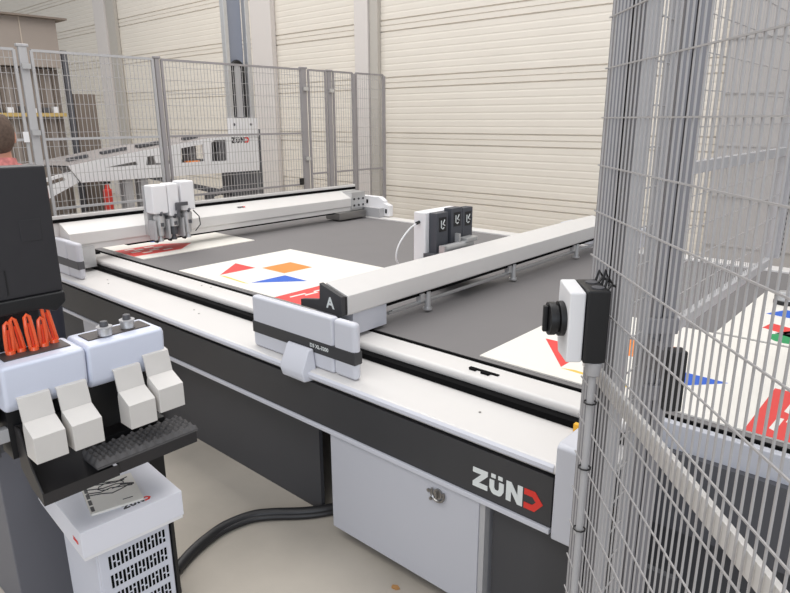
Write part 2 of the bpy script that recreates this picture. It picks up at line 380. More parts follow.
# ================================================================== gantries
def gantry(x, label, full):
    """x: right face of the beam"""
    t = thing('gantry', label, 'gantry', (x-.07, 3.1, .735), 'gantries spanning the cutting table')
    if full:
        MB().prism([(x-.135,1.042),(x,1.003),(x,.925),(x-.006,.915),(x-.135,.915)], 'y', 1.79, 4.42).build('beam', BEAM, t, bevel=.003)
        bx(x-.25, x-.012, 1.83, 2.045, .815, .913).build('beam_foot', LAV, t, bevel=.002)
        bx(x-.12, x-.02, 2.045, 4.42, .895, .914).build('under_beam_shade', SLOT, t)  # black strip painting the shaded gap beneath the beam
        # thin vacuum rail with stand-offs
        rl = MB(); rl.cyl((x-.03, 2.1, .862), (x-.03, 4.42, .862), .006, n=8); rl.cyl((x-.055, 2.1, .845), (x-.055, 4.42, .845), .009, n=8)
        rl.build('hold_down_rail', ALU, t)
        for y in (2.36, 3.16, 3.97):
            b = MB(); b.cyl((x-.025, y, .815), (x-.025, y, .905), .016, n=14); b.cyl((x-.025, y, .812), (x-.025, y, .822), .024, n=14)
            b.box(x-.04, x-.012, y-.07, y-.04, .865, .905)
            b.build('stand_off', ALU, t)
        # charcoal end plate with white letter A
        ep = MB().prism([(x-.132,1.046),(x+.002,1.006),(x+.002,.922),(x-.26,.922),(x-.26,.952),(x-.142,.972),(x-.135,.975)], 'y', 1.75, 1.772).build('end_plate', DARK, t, bevel=.001)
        tm = MB(); text_mesh('A', .068, frame((x-.090, 1.7495, .947), (1,0,0), (0,0,1)), tm, .001, .0016)
        tm.build('letter', LWHITE, ep, smooth=False)
        bx(x-.13, x-.005, 1.772, 1.79, .92, 1.0).build('beam_plug', BLACK, t)
        # front carriage
        cx0, cx1, cm = x-.42, x+.228, x+.105
        bx(cx0, cm-.001, 1.60, 1.640, .738, .972).build('carriage_cover', RIM, t, bevel=.012, segs=4)
        bx(cm+.001, cx1, 1.60, 1.640, .738, .972).build('carriage_end_cover', RIM, t, bevel=.018, segs=4)
        bx(cx0-.001, cx1+.001, 1.5975, 1.641, .803, .857).build('carriage_band', DARK, t, bevel=.004)
        tm = MB(); text_mesh('D3 XL-3200', .022, frame((x-.030, 1.5965, .826), (1,0,0), (0,0,1)), tm, .001, .0004)
        tm.build('model_text', LWHITE, t, smooth=False)
        # snout under the carriage
        sn = MB()
        q = [(-.18,1.596,.822),(-.02,1.596,.822),(.0,1.596,.69),(-.17,1.596,.69),(-.17,1.565,.816),(-.03,1.565,.816),(-.015,1.515,.735),(-.155,1.51,.735),(-.015,1.525,.69),(-.155,1.525,.69)]
        vs = [(x+.014+a, b+(.01 if b < 1.58 else 0), c) for a, b, c in q]
        sn.add(vs, [(0,4,5,1),(4,7,6,5),(7,9,8,6),(9,3,2,8),(1,5,6,8,2),(0,3,9,7,4),(0,1,2,3)])
        sn.build('sensor_housing', RIM, t, bevel=.007, segs=3)
        bx(x-.41, x-.01, 1.645, 1.80, .765, .895).build('carriage_block', DGREY, t)
        for k in range(3): pass
        bx(x-.40, x+.2, 4.44, 4.62, .815, .96).build('rear_carriage', RIM, t, bevel=.01)
        # tool head on the far side: white housing and three charcoal modules
        f = x-.27
        h = bx(f-.14, f-.055, 2.71, 3.04, .86, 1.225).build('tool_head', CARD, t, bevel=.006)
        bx(x-.33, x-.14, 2.70, 3.0, .88, 1.0).build('tool_slide', DGREY, t)
        for k, (y, w, zt) in enumerate(((2.74, .105, 1.222), (2.875, .105, 1.236), (2.985, .098, 1.228))):
            md = bx(f-.054, f, y, y+w, .86, zt).build('tool_module', mat_char, t, bevel=.003)
            bx(f+.0002, f+.0015, y+.022, y+w-.018, zt-.105, zt-.025).build('module_label', BLACK, md)
            g = MB(); yy, zz = y+w/2, zt-.064; q = f+.0035
            g.tube([(q, yy-.014, zz+.022), (q, yy-.014, zz-.018), (q, yy-.002, zz-.026), (q, yy+.010, zz-.020)], .0032, 5)
            g.tube([(q, yy+.016, zz+.024), (q, yy, zz), (q, yy+.018, zz-.008)], .0032, 5)
            g.build('module_symbol', LWHITE, md)
        hh = MB(); hh.cyl((f+.05, 2.74, 1.03), (f+.05, 3.00, 1.03), .024, n=14)
        hh.box(f+.03, f+.07, 2.725, 2.745, .96, 1.05)
        hh.build('camera_rail', ALU, t)
        bx(f+.02, f+.08, 2.92, 3.03, 1.045, 1.07).build('camera_block', ALU, t, bevel=.004)
        bx(f+.03, f+.06, 2.87, 2.885, 1.05, 1.10).build('lever', ALU, t)
        bx(f, f+.06, 2.76, 3.0, .98, 1.006).build('rail_bracket', STEEL, t)
        MB().tube([tuple(v) for v in spline([(f-.10, 2.71, 1.17), (f-.11, 2.64, 1.14), (f-.12, 2.56, 1.06), (f-.12, 2.54, .98), (f-.11, 2.59, .93), (f-.10, 2.68, .925)], 5)], .0045, 8).build('air_hose', CARD, t)
        MB().cyl((f-.10, 2.71, 1.17), (f-.10, 2.685, 1.165), .009).build('hose_fitting', BLACK, t)
        MB().cyl((f-.10, 2.67, .88), (f-.10, 2.67, .94), .022).build('valve', WHITE, t)
    else:
        MB().prism([(x-.15,1.065),(x,1.0),(x,.925),(x-.012,.915),(x-.012,.88),(x-.15,.88)], 'y', 1.655, 4.42).build('beam', BEAM, t, bevel=.003)
        bx(x-.165, x-.15, 1.55, 4.46, .95, 1.108).build('back_plate', BEAM, t, bevel=.003)
        bx(x-.1495, x-.142, 1.55, 4.455, 1.062, 1.085).build('cable_chain', SLOT, t)
        bx(x-.10, x-.02, 2.05, 4.2, .868, .8795).build('under_beam_shade', SLOT, t)  # shade along the far beam's underside, put in as a black strip
        logo('logo', t, frame((x-.060, 3.02, 1.0282), (0,1,0), (-.15,0,.065)), .02, LBLACK, LRED, .0012)
        cx0, cx1, cm = x-.42, x+.22, x+.06
        bx(cx0, cm-.001, 1.60, 1.645, .738, .972).build('carriage_cover', RIM, t, bevel=.012, segs=4)
        bx(cm+.001, cx1, 1.60, 1.645, .738, .972).build('carriage_end_cover', RIM, t, bevel=.018, segs=4)
        bx(cx0-.001, cx1+.001, 1.5975, 1.641, .803, .857).build('carriage_band', DGREY, t, bevel=.004)
        bx(x-.15, x+.02, 1.65, 1.80, .765, .905).build('carriage_block', ALU, t)
        gs = MB()
        gs.box(x-.50, x-.22, 1.90, 1.935, .80, .812)
        for k in range(5): gs.box(x-.36+k*.03, x-.345+k*.03, 1.845, 1.90, .80, .812)
        gs.build('cable_comb', SLOT, t)
        # far end: bolted end plate and white side cover
        e = bx(x-.14, x+.012, 4.25, 4.43, .90, 1.055).build('beam_end', ALU, t, bevel=.003)
        bb = MB()
        for y in (4.28, 4.34, 4.40):
            for z in (.93, .99): bb.cyl((x+.012, y, z), (x+.018, y, z), .010, n=10)
        bb.build('bolt_heads', BLACK, e)
        bx(x-.14, x+.05, 4.05, 4.40, .815, .88).build('rear_guide', STEEL, t, bevel=.004)
        MB().prism([(x-.10,.82),(x-.10,1.0),(x+.13,1.0),(x+.19,.965),(x+.19,.945),(x+.26,.925),(x+.26,.82)], 'y', 4.50, 4.56).build('rear_cover', CARD, t, bevel=.004)
        rs = MB(); rs.box(x-.035, x-.015, 4.495, 4.50, .93, .965); rs.box(x+.215, x+.235, 4.495, 4.50, .85, .89)
        rs.build('cover_slot', BLACK, t)
        bx(x-.13, x+.2, 4.43, 4.50, .815, .90).build('rear_carriage', GREYP, t)
        # tool head: three white modules with metal spindles below
        bx(x, x+.05, 2.18, 2.52, .925, 1.10).build('tool_carriage', ALU, t, bevel=.004)
        for k, (y, w, zt, zb) in enumerate(((2.185, .115, 1.285, 1.085), (2.304, .085, 1.290, 1.06), (2.405, .110, 1.30, 1.09))):
            md = bx(x+.03, x+.14, y, y+w, zb, zt).build('tool_module', CARD, t, bevel=.010, segs=3)
            bx(x+.012, x+.029, y-.004, y+.006, .93, zt-.01).build('side_plate', GREYP, md)
            c = (x+.095, y+w/2)
            s1 = MB(); s1.cyl((c[0], c[1], .985), (c[0], c[1], zb-.018), .040, n=24); s1.cyl((c[0], c[1], zb-.018), (c[0], c[1], zb+.002), .036, .022, n=24)
            s1.build('spindle', ALU, md)
            s2 = MB(); s2.cyl((c[0], c[1], .925), (c[0], c[1], .985), .028, n=20); s2.cyl((c[0], c[1], .885), (c[0], c[1], .925), .022, .010, n=20)
            s2.build('spindle_nose', (ALU, DGREY, ALU)[k], md)
            bx(c[0]-.04, c[0]+.045, c[1]-.062, c[1]-.046, .90, 1.04).build('depth_bracket', GREYP, md, bevel=.003)
            bx(c[0]+.038, c[0]+.05, c[1]-.010, c[1]+.010, .995, 1.02).build('clamp', DGREY, md)
            MB().cyl((c[0]+.02, c[1]-.054, .895), (c[0]+.05, c[1]-.054, .895), .010, n=12).build('roller', BLACK, md)
            MB().cyl((c[0]+.03, c[1], zb-.01), (c[0]+.05, c[1], zb+.01), .010).build('knob', DGREY, md)
        dk = MB(); dk.box(x+.15, x+.18, 2.345, 2.375, 1.10, 1.15); dk.box(x+.15, x+.165, 2.35, 2.44, 1.13, 1.155); dk.cyl((x+.165, 2.36, 1.05), (x+.165, 2.36, 1.1), .012)
        dk.build('pressure_valve', DGREY, t)
        MB().tube([(x+.11, 2.51, 1.08), (x+.10, 2.56, 1.03), (x+.11, 2.56, .97), (x+.12, 2.51, .93)], .004).build('air_hose', BLACK, t)
    return t
mat_char = mat('charcoal_module', (72, 74, 80), .5)
gantry(-1.86, 'near gantry with a charcoal end plate marked with a white A', True)
gantry(-4.34, 'far gantry carrying three white tool modules, beside the monitor', False)

# ================================================================== wire mesh fences
def mesh_y(x, y0, y1, z0, z1, py, pz, w):
    m = MB(); n = max(1, int((y1-y0)/py)); 
    for i in range(n+1):
        y = y0+(y1-y0)*i/n; m.box(x-w/2, x+w/2, y-w/2, y+w/2, z0, z1)
    k = 0
    while z0+k*pz < z1:
        z = z0+k*pz; m.box(x+w/2, x+w*1.5, y0, y1, z-w/2, z+w/2); k += 1
    return m
fx = -6.3
fe = thing('safety_fence', 'grey wire mesh safety fence behind the table with posts and clamps', 'fence', (fx, 4.2, 0))
def post(y0, y1, zt, cap=True, parent=fe, x=fx, m=FPOST):
    b = MB(); b.box(x-.016, x+.016, y0, y1, 0, zt)
    if cap: b.box(x-.022, x+.022, y0-.015, y1+.015, zt-.005, zt+.02)
    o = b.build('post', m, parent, bevel=.006)
    bx(x-.08, x+.08, y0-.03, y1+.03, 0, .012).build('foot_plate', m, o)
    return o
def panel(y0, y1, z0, z1, rails, parent=fe, x=fx, py=.04, pz=.125, w=.0045, fw=.022, m=FWIRE):
    o = mesh_y(x, y0, y1, z0, z1, py, pz, w).build('mesh_panel', m, parent, smooth=False)
    f = MB()
    for z in [z0, z1]+rails: f.box(x-.011, x+.011, y0, y1, z-fw/2, z+fw/2)
    f.box(x-.01, x+.01, y0-.012, y0+.012, z0, z1); f.box(x-.01, x+.01, y1-.012, y1+.012, z0, z1)
    f.build('panel_frame', GREYP if y1 < 3.5 else FPOST, o)
    return o
GT = 2.315
post(2.20, 2.27, GT+.03, m=GREYP); post(3.455, 3.50, GT+.01); post(5.355, 5.435, GT+.01); post(5.795, 5.86, GT); post(6.25, 6.29, GT-.01, False); post(6.85, 6.88, GT-.01, False)
panel(1.30, 2.165, .12, GT, [.93, 1.56]); panel(2.305, 3.43, .12, GT, [.93, 1.56]); panel(3.53, 5.35, .12, GT, [.93, 1.56])
panel(5.48, 5.76, .12, GT, [1.053]); panel(5.90, 6.24, .12, GT, [1.053]); panel(6.31, 6.84, .12, GT, [1.053])
for y, z in ((2.235, 2.18), (2.235, 1.62), (5.395, 2.09), (5.828, 2.08), (5.395, 1.25)):
    bx(fx+.028, fx+.05, y-.035, y+.035, z-.022, z+.022).build('clamp', ALU, fe)
bx(fx+.02, fx+.03, 2.13, 2.175, 1.54, 1.63).build('notice_plate', CARD, fe)
bx(fx+.012, fx+.04, 5.26, 5.31, .93, 1.01).build('latch', BLACK, fe)

# second fence: crosses above the bed
f2 = thing('safety_fence', 'grey wire mesh fence panel standing over the bed, right of frame', 'fence', (-.52, 1.5, 0))
panel(1.575, 2.79, 1.18, 2.75, [1.60], f2, -.52, .028, .0867, .002, .03, FWIRE)
panel(1.365, 1.485, .10, 2.75, [], f2, -.52, .02, .0867, .003, .014, FWIRE)
b = MB(); b.box(-.55, -.49, 2.80, 2.86, 1.19, 2.8)
b.build('post', GREYP, f2, bevel=.004)
hb = MB()
for k in range(16): hb.box(-.488, -.4885, 2.822, 2.838, 1.2+k*.02, 1.21+k*.02)
for z in (1.55, 1.43): hb.cyl((-.492, 2.83, z), (-.484, 2.83, z), .008)
hb.build('post_slots', BLACK, f2)

# near fence: mesh wing, local frame x = sideways, y = straight ahead of the camera's heading
TH = math.radians(41.61)
nf = thing('safety_fence', 'near wire mesh fence wing with twin grey posts at the right', 'fence', (0, 0, 0), local=True, rz=TH)
nm = MB(); LX = .443; w = .0027
y = .28
while y < 1.40:
    nm.box(LX-w/2, LX+w/2, y-w/2, y+w/2, .05, 2.6); y += .0205
for k in range(-17, 10):
    z = 1.722+k*.0985; nm.box(LX-w*1.5, LX-w/2, 0.28, 1.40, z-w/2, z+w/2)
nmo = nm.build('mesh_panel', FWIREF, nf, smooth=False)
MB().box(LX+.004, LX+.014, .28, 1.42, 1.150, 1.188).build('middle_rail', CREAM, nmo, bevel=.001)
MB().box(LX+.004, LX+.02, .28, 1.42, .04, .07).build('bottom_rail', FWIREF, nmo, bevel=.001)
def alu_post(x0, y0, s, name='post', d=.04):
    m = MB(); t = s/2; c = .004
    pts = [(x0,y0),(x0+t-c,y0),(x0+t-c,y0+.02),(x0+t+c,y0+.02),(x0+t+c,y0),(x0+s,y0),(x0+s,y0+d),(x0,y0+d)]
    m.prism(pts, 'z', 0, 3.0)
    o = m.build(name, NPOST, nf, bevel=.002)
    bx_ = MB(); bx_.box(x0-.03, x0+s+.02, y0-.03, y0+d+.03, 0, .012); bx_.build('foot_plate', NPOST, o)
    return o
alu_post(.464, 1.425, .065); alu_post(.6225, 1.47, .0585)
for z in (1.235, 1.06):
    MB().box(.595, .685, 1.455, 1.469, z-.02, z+.02).build('bracket', NPOST, nf, bevel=.003)
lk = MB().box(.600, .640, 1.30, 1.335, 1.085, 1.228).build('lock_box', BLACK, nf, bevel=.003)
MB().box(.622, .64, 1.336, 1.469, 1.13, 1.20).build('lock_arm', NPOST, nf)

# rotary main switch on the mesh wing
sw = thing('rotary_switch', 'white and black rotary switch box on the near mesh fence', 'switch', (0,0,0), local=True, rz=TH)
MB().box(.384, .430, 1.215, 1.315, 1.235, 1.390).build('back_box', BLACK, sw, bevel=.004)
MB().prism([(1.222,1.384),(1.310,1.392),(1.315,1.30),(1.29,1.235),(1.222,1.235)], 'x', .350, .383).build('front_cover', CARD, sw, bevel=.004)
ho = MB()
for yy in (1.24, 1.285): ho.cyl((.41, yy, 1.390), (.41, yy, 1.392), .013)
ho.build('cable_gland', DGREY, sw)
kn = MB(); kn.cyl((.350, 1.265, 1.318), (.338, 1.265, 1.318), .037, n=28); kn.cyl((.338, 1.265, 1.318), (.332, 1.265, 1.318), .029, n=28)
kn.cyl((.332, 1.265, 1.318), (.318, 1.265, 1.318), .035, n=28)
kn.build('knob', BLACK, sw, bevel=.0015)
MB().box(.308, .3175, 1.259, 1.271, 1.290, 1.346).build('grip', BLACK, sw, bevel=.002)
wr = MB()
for k in range(5):
    wr.tube([(.425, 1.225+.02*k, 1.39), (.432, 1.228+.02*k, 1.40+.01*(k % 3)), (.442, 1.232+.02*k, 1.395)], .003, 5)
wr.build('cable_end', BLACK, sw)

cd = thing('conduit', 'grey plastic cable conduit running down below the rotary switch', 'conduit', (0,0,0), local=True, rz=TH)
MB().cyl((.412, 1.235, 0), (.412, 1.235, 1.20), .0078, n=14).build('pipe', GREYP, cd)
MB().cyl((.412, 1.235, 1.203), (.412, 1.235, 1.234), .0145, .019, n=20).build('gland', GREYP, cd, bevel=.002)
for z in (1.14, .985, .83, .6):
    MB().tube([(.412+.013*math.cos(a), 1.235+.013*math.sin(a), z) for a in [i*.785 for i in range(8)]], .002, 6, close=True).build('cable_tie', BLACK, cd)

# ================================================================== operator station
st = thing('monitor_stand', 'blue grey pillar stand carrying the monitor and tool holders', 'stand', (-2.35, .8, 0))
bx(-2.50, -2.22, .515, .95, 0, .72).build('pillar', PILLAR, st, bevel=.004)
bx(-2.24, -2.12, .93, 1.04, 0, .95).build('column', BLACK, st, bevel=.004)
bx(-2.24, -1.93, .885, .960, 0, .035).build('foot', DGREY, st, bevel=.01)
bx(-2.12, -1.98, .72, .90, .80, .86).build('bracket_arm', DGREY, st)
bx(-2.12, -1.96, .40, .96, .88, .94).build('cross_bar', DGREY, st)
bx(-2.2, -2.1, .45, .55, .721, 1.195).build('monitor_post', DGREY, st)
bx(-1.90, -1.87, .38, .462, .935, .985).build('side_bracket', GREYP, st, bevel=.003)
bx(-1.90, -1.87, .40, .485, .855, .895).build('side_bracket', GREYP, st, bevel=.003)
bx(-1.96, -1.905, .36, .46, .80, 1.0).build('side_plate', DGREY, st, bevel=.003)

mo = thing('monitor', 'dark monitor seen from behind at the left edge', 'monitor', (-1.95, .5, 1.22))
bx(-1.985, -1.905, .05, .690, 1.245, 1.603).build('casing', SCREEN, mo, bevel=.006)
MB().prism([(.05,1.205),(.05,1.246),(.690,1.246),(.690,1.215),(.66,1.19),(.62,1.205)], 'x', -2.02, -1.895).build('lower_housing', BLACK, mo, bevel=.006)
bx(-2.09, -2.03, .30, .66, 1.06, 1.24).build('cable_cover', BLACK, mo, bevel=.01)
bx(-1.9055, -1.9035, .60, .655, 1.40, 1.46).build('cover_plate', SCREEN, mo, bevel=.001)
mm = MB(); mm.box(-1.906, -1.9035, .545, .548, 1.26, 1.33); mm.build('vent_line', BLACK, mo)
bx(-2.16, -1.987, .42, .58, 1.25, 1.32).build('mount', BLACK, mo)

# tool holder units
def holder(y0, y1, x1, label):
    t = thing('tool_holder', label, 'tool holder', (x1-.07, (y0+y1)/2, .95), 'tool holder units')
    MB().prism([(x1-.15,1.095),(x1-.012,1.095),(x1+.0,1.083),(x1-.008,.985),(x1-.03,.955),(x1-.15,.955)], 'y', y0, y1).build('body', HOLD, t, bevel=.012, segs=4)
    bx(x1-.118, x1-.045, y0+.025, y1-.022, 1.0951, 1.0985).build('inlay', INLAY, t, bevel=.001)
    bx(x1-.15, x1-.068, y0+.012, y1-.004, .80, .956).build('back_box', BLACK, t)
    return t
h1 = holder(.466, .687, -1.80, 'white tool holder unit holding orange blade handles, left of the pair')
h2 = holder(.690, .930, -1.80, 'white tool holder unit holding two metal inserts, right of the pair')
# clips hanging on the front
def clip(label):
    t = thing('clip_tray', label, 'clip tray', (0, 0, 0), 'sheet metal clip trays on the holders')
    w = .083
    up_ = MB(); up_.prism([(-.040,-.018),(-.038,-.010),(-.014,-.016),(-.012,-.024),(.002,-.08),(-.006,-.08),(-.019,-.022),(-.036,-.016)], 'y', 0, w)
    up_.build('hook_plate', CREAM, t, bevel=.001)
    lo = MB(); lo.prism([(-.003,-.078),(.060,-.108),(.060,-.184),(-.010,-.184),(-.010,-.1)], 'y', 0, w)
    lo.build('cup', CREAM, t, bevel=.0015)
    return t
c0 = clip('cream clip tray, leftmost of the four, under the orange handles')
c0.location = (-1.782, .492, 1.017)
dup(c0, (-1.782, .592, 1.015), 'cream clip tray, second from left, beside the holder seam')
dup(c0, (-1.782, .755, 1.018), 'cream clip tray, third from left, first one on the right holder')
dup(c0, (-1.782, .850, 1.037), 'cream clip tray, rightmost and highest of the four')
# orange blade handles
for k, (x, y, tx, ty, h) in enumerate(((-1.893,.524,0,.002,.090),(-1.896,.552,.0,-.010,.098),(-1.880,.580,0,-.006,.104),(-1.893,.611,0,.001,.084),(-1.905,.643,0,-.014,.122))):
    names = ('leftmost and upright', 'second from left, leaning left', 'middle and thick', 'fourth from left and short', 'rightmost and tallest')
    t = thing('blade_handle', 'orange plastic blade handle, ' + names[k], 'handle', (x, y, 1.0986), 'orange blade handles in the left tool holder')
    m = MB(); w = .0088; z0, z1 = 1.104, 1.0986+h
    pts = [(x, y-w, z0), (x+tx*.5, y+ty*.6-w, (z0+z1)/2), (x+tx, y+ty-w*.7, z1-.006), (x+tx, y+ty, z1), (x+tx, y+ty+w*.7, z1-.006), (x+tx*.5, y+ty*.6+w, (z0+z1)/2), (x, y+w, z0)]
    m.tube(pts, .0052, 8)
    m.build('grip_loop', ORANGE, t)
    MB().tube([(x, y, z0), (x+tx*.7, y+ty*.7, z0+(z1-z0)*.75)], .0035, 6).build('blade_core', ORANGED, t)
    MB().cyl((x, y, 1.0986), (x, y, 1.108), .0125, .0105, n=14).build('collar', ORANGE, t)
for k, (x, y) in enumerate(((-1.856,.770),(-1.872,.848))):
    t = thing('tool_insert', ('round metal tool insert, left of the two on the right holder', 'round metal tool insert, right of the two on the right holder')[k], 'tool insert', (x, y, 1.0986), 'tool inserts')
    MB().cyl((x, y, 1.0986), (x, y, 1.122), .021, n=24).build('body', ALU, t, bevel=.002)
    MB().cyl((x, y, 1.122), (x, y, 1.126), .023, n=24).build('collar', GREYP, t)
    MB().cyl((x, y, 1.126), (x, y, 1.142), .0125, .011, n=20).build('cap', DGREY, t, bevel=.002)

# black angled tray under the left holder
t = thing('drip_tray', 'black angled sheet metal tray below the left tool holder', 'tray', (-1.8, .58, .71))
MB().prism([(-1.86,.90),(-1.86,.775),(-1.80,.735),(-1.73,.712),(-1.725,.74),(-1.722,.742),(-1.722,.706),(-1.805,.729),(-1.866,.77),(-1.866,.90)], 'y', .492, .703).build('channel', TRAY, t)
MB().prism([(-1.86,.90),(-1.86,.775),(-1.80,.735),(-1.73,.712),(-1.724,.742),(-1.78,.80),(-1.835,.90)], 'y', .492, .496).build('side_plate', TRAY, t)
# tray with profiled foam under the right holder
t = thing('foam_tray', 'black tray lined with grey egg crate foam below the right tool holder', 'tray', (-1.8, .8, .73))
bx(-1.865, -1.735, .706, .965, .733, .745).build('tray_plate', TRAY, t)
bx(-1.945, -1.862, .706, .93, .7455, .768).build('mounting_block', BLACK, t)
bx(-1.734, -1.728, .706, .965, .708, .745).build('tray_lip', TRAY, t)
m = MB(); nx, ny = 24, 60; x0, x1, y0, y1 = -1.845, -1.728, .645, .972
vs = []
for i in range(nx+1):
    for j in range(ny+1):
        x = x0+(x1-x0)*i/nx; y = y0+(y1-y0)*j/ny
        e = min(1, min(i, nx-i)/1.5, min(j, ny-j)/1.5)
        z = .752+e*(.013+.009*math.sin(x*2*math.pi/.03)*math.sin(y*2*math.pi/.03))
        vs.append((x, y, z))
m.add(vs, [(i*(ny+1)+j, (i+1)*(ny+1)+j, (i+1)*(ny+1)+j+1, i*(ny+1)+j+1) for i in range(nx) for j in range(ny)])
m.box(x0, x1, y0, y1, .7455, .7505)
m.build('foam', FOAM, t)

# pc cabinet with vents, carton, booklet
t = thing('computer_cabinet', 'white computer cabinet with slotted vents on the floor, under the carton', 'cabinet', (-1.9, .74, 0))
bx(-2.03, -1.775, .62, .862, .02, .457).build('body', CAB, t, bevel=.006)
bx(-1.775, -1.762, .622, .852, .02, .455).build('front_panel', CAB, t, bevel=.002)
bx(-2.04, -1.768, .863, .874, .0, .455).build('side_rim', BLACK, t)
sl = MB()
for r in range(6):
    zt = .43-.068*r
    for c in range(15):
        y = .650+c*.0127; k = c % 3
        if k == 0: seg = [(0, .046)]
        elif k == 1: seg = [(0, .020), (.026, .046)]
        else: seg = [(0, .012), (.018, .046)] if (c//3) % 2 else [(0, .028), (.034, .046)]
        for a, b in seg: sl.box(-1.7625, -1.7613, y, y+.0078, zt-b, zt-a)
sl.build('vent_slots', SLOT, t, smooth=False)
for y in (.66, .82): MB().cyl((-1.9, y, 0), (-1.9, y, .02), .02).build('foot', BLACK, t)

BT = thing('carton', 'flat white carton with lettering on the lid, resting on the computer cabinet', 'box', (-1.935, .745, .4575), local=True, rz=math.radians(-4))
MB().box(-.235, .19, -.150, .160, 0, .092).build('tray', CARD, BT, bevel=.0015)
MB().box(-.238, .193, -.153, .163, .012, .1).build('lid', CARDT, BT, bevel=.0015)
lt = logo('logo', BT, frame((.165, -.012, .1001), (0, 1, 0), (-1, 0, 0)), .024, LBLACK, LRED, .0006)
lt2 = logo('logo', BT, frame((.12, -.1536, .045), (1, 0, 0), (0, 0, 1)), .012, LRED, LRED, .0006)
bk = thing('booklet', 'white booklet with drawings of pliers lying on the carton', 'booklet', (-1.880, .735, .5580), local=True, rz=math.radians(-14))
MB().box(-.09, .09, -.076, .076, 0, .007).build('pages', PAPER, bk)
m = MB(); m.box(-.091, .091, -.0775, .077, .007, .0078); m.box(-.091, .091, -.0785, -.0772, 0, .0078)
cv = m.build('cover', PAPER, bk)
m = MB(); z = .0082
for pts in ([(-.06,-.07),(-.04,-.02),(-.045,.02),(-.03,.05)], [(-.02,-.07),(-.01,-.03),(.005,0),(-.005,.03),(-.02,.06)], [(-.035,-.07),(-.02,-.03),(-.03,.0),(-.02,.03),(-.01,.065)], [(-.08,-.02),(-.06,.03),(-.07,.06)], [(-.075,-.04),(-.055,.02),(-.06,.05)]):
    m.tube([(a, b, z-.001) for a, b in pts], .0026, 5)
m.tube([(-.045+.022*math.cos(q*.6), .005+.04*math.sin(q*.6), z-.001) for q in range(11)], .0024, 5)
m.prism([(-.03,.03),(-.012,.07),(-.022,.072),(-.042,.035)], 'z', .0078, .0086)
m.box(.06, .064, .02, .05, .0078, .0083)
for a in (-.07, -.03, .01, .05): m.box(a, a+.03, -.074, -.064, .0078, .0083)
m.build('drawing', LBLACK, cv)

# hose on the floor
hs = MB(); P = [(-1.85,1.76,.022),(-1.905,1.655,.022),(-1.97,1.571,.022),(-2.069,1.474,.022),(-2.118,1.401,.022),(-2.14,1.286,.022),(-2.121,1.176,.022),(-2.088,1.083,.022),(-2.042,.995,.022)]
hp = spline(P, 8)
hs.tube(hp, .0215, 12); hs.tube([p+Vector((.016, -.014, -.008)) for p in hp], .0135, 10)
tag(hs.build('cable_hose', HOSE), 'black cable hose curving across the concrete floor under the table', 'hose')
ch = MB(); ch.prism([(0,0),(.02,.004),(.028,.016),(.012,.022),(-.004,.012)], 'z', 0, .008)
co = ch.build('wood_chip', WOODC); co.location = (-1.36, 1.50, .0005)
tag(co, 'small brown wood chip on the floor before the grey cabinet', 'debris')

# ================================================================== behind the fence: board handling machine
bm = thing('board_loader', 'white sloping boom machine on a tall aluminium mast behind the fence', 'machine', (-7.5, 4.6, 0))
# boom body as a prism with openings made from strips
def yz(pts, x0, x1, name, m_, parent=bm, bev=.004): return MB().prism(pts, 'x', x0, x1).build(name, m_, parent, bevel=bev)
def ring_panel(outer, holes, x, th):
    """panel with holes through it: 2D polygon triangulated"""
    from mathutils.geometry import tessellate_polygon
    loops = [[Vector((a, b, 0)) for a, b in outer]]+[[Vector((a, b, 0)) for a, b in h] for h in holes]
    flat = [v for l in loops for v in l]; tris = tessellate_polygon(loops)
    n = len(flat); mb = MB()
    vs = [(x, v.x, v.y) for v in flat]+[(x-th, v.x, v.y) for v in flat]
    fs = [tuple(t_) for t_ in tris]+[tuple(i+n for i in t_[::-1]) for t_ in tris]
    b = 0
    for l in loops:
        k = len(l)
        for i in range(k): fs.append((b+i, b+(i+1) % k, n+b+(i+1) % k, n+b+i))
        b += k
    mb.add(vs, fs)
    return mb
outer = [(2.915,1.245),(3.037,1.053),(5.48,1.045),(5.50,1.50),(5.16,1.515),(4.7,1.50),(4.2,1.43),(3.6,1.35)]
holes = [[(3.313,1.200),(3.70,1.255),(3.72,1.21)], [(3.82,1.20),(3.84,1.30),(3.93,1.315),(3.95,1.22),(4.06,1.22),(4.07,1.30),(4.14,1.31),(4.15,1.2)],
         [(4.29,1.205),(4.30,1.385),(4.61,1.425),(4.62,1.21)], [(4.73,1.20),(4.74,1.44),(4.79,1.47),(4.97,1.475),(4.965,1.20)]]
ring_panel(outer, holes, -7.40, .03).build('side_panel', CARD, bm, smooth=False)
topv = [(2.70,1.271),(3.6,1.425),(4.2,1.50),(5.16,1.56),(5.16,1.515),(4.7,1.50),(4.2,1.43),(3.6,1.35),(2.915,1.245)]
tp = MB(); A_ = [(2.915,1.245),(3.6,1.35),(4.2,1.43),(4.7,1.50),(5.16,1.515)]; B_ = [(2.55,1.262),(3.5,1.41),(4.15,1.475),(4.7,1.53),(5.16,1.54)]
vs = [(-7.40, a, b) for a, b in A_]+[(-7.75, a, b) for a, b in B_]
tp.add(vs+[(v[0], v[1], v[2]-.02) for v in vs], [(i, i+1, i+6, i+5) for i in range(4)]+[(10+i+5, 10+i+6, 10+i+1, 10+i) for i in range(4)])
tp.build('top_panel', mat('taupe_grey_panel', (150, 144, 142), .6), bm)
for ya, za, yb, zb in ((2.97,1.285,3.20,1.322), (3.36,1.345,3.66,1.390), (3.80,1.408,4.10,1.447), (4.43,1.480,4.62,1.500)):
    MB().prism([(ya, za), (yb, zb), (yb, zb+.03), (ya, za+.03)], 'x', -7.60, -7.52).build('top_slot', DGREY, bm)
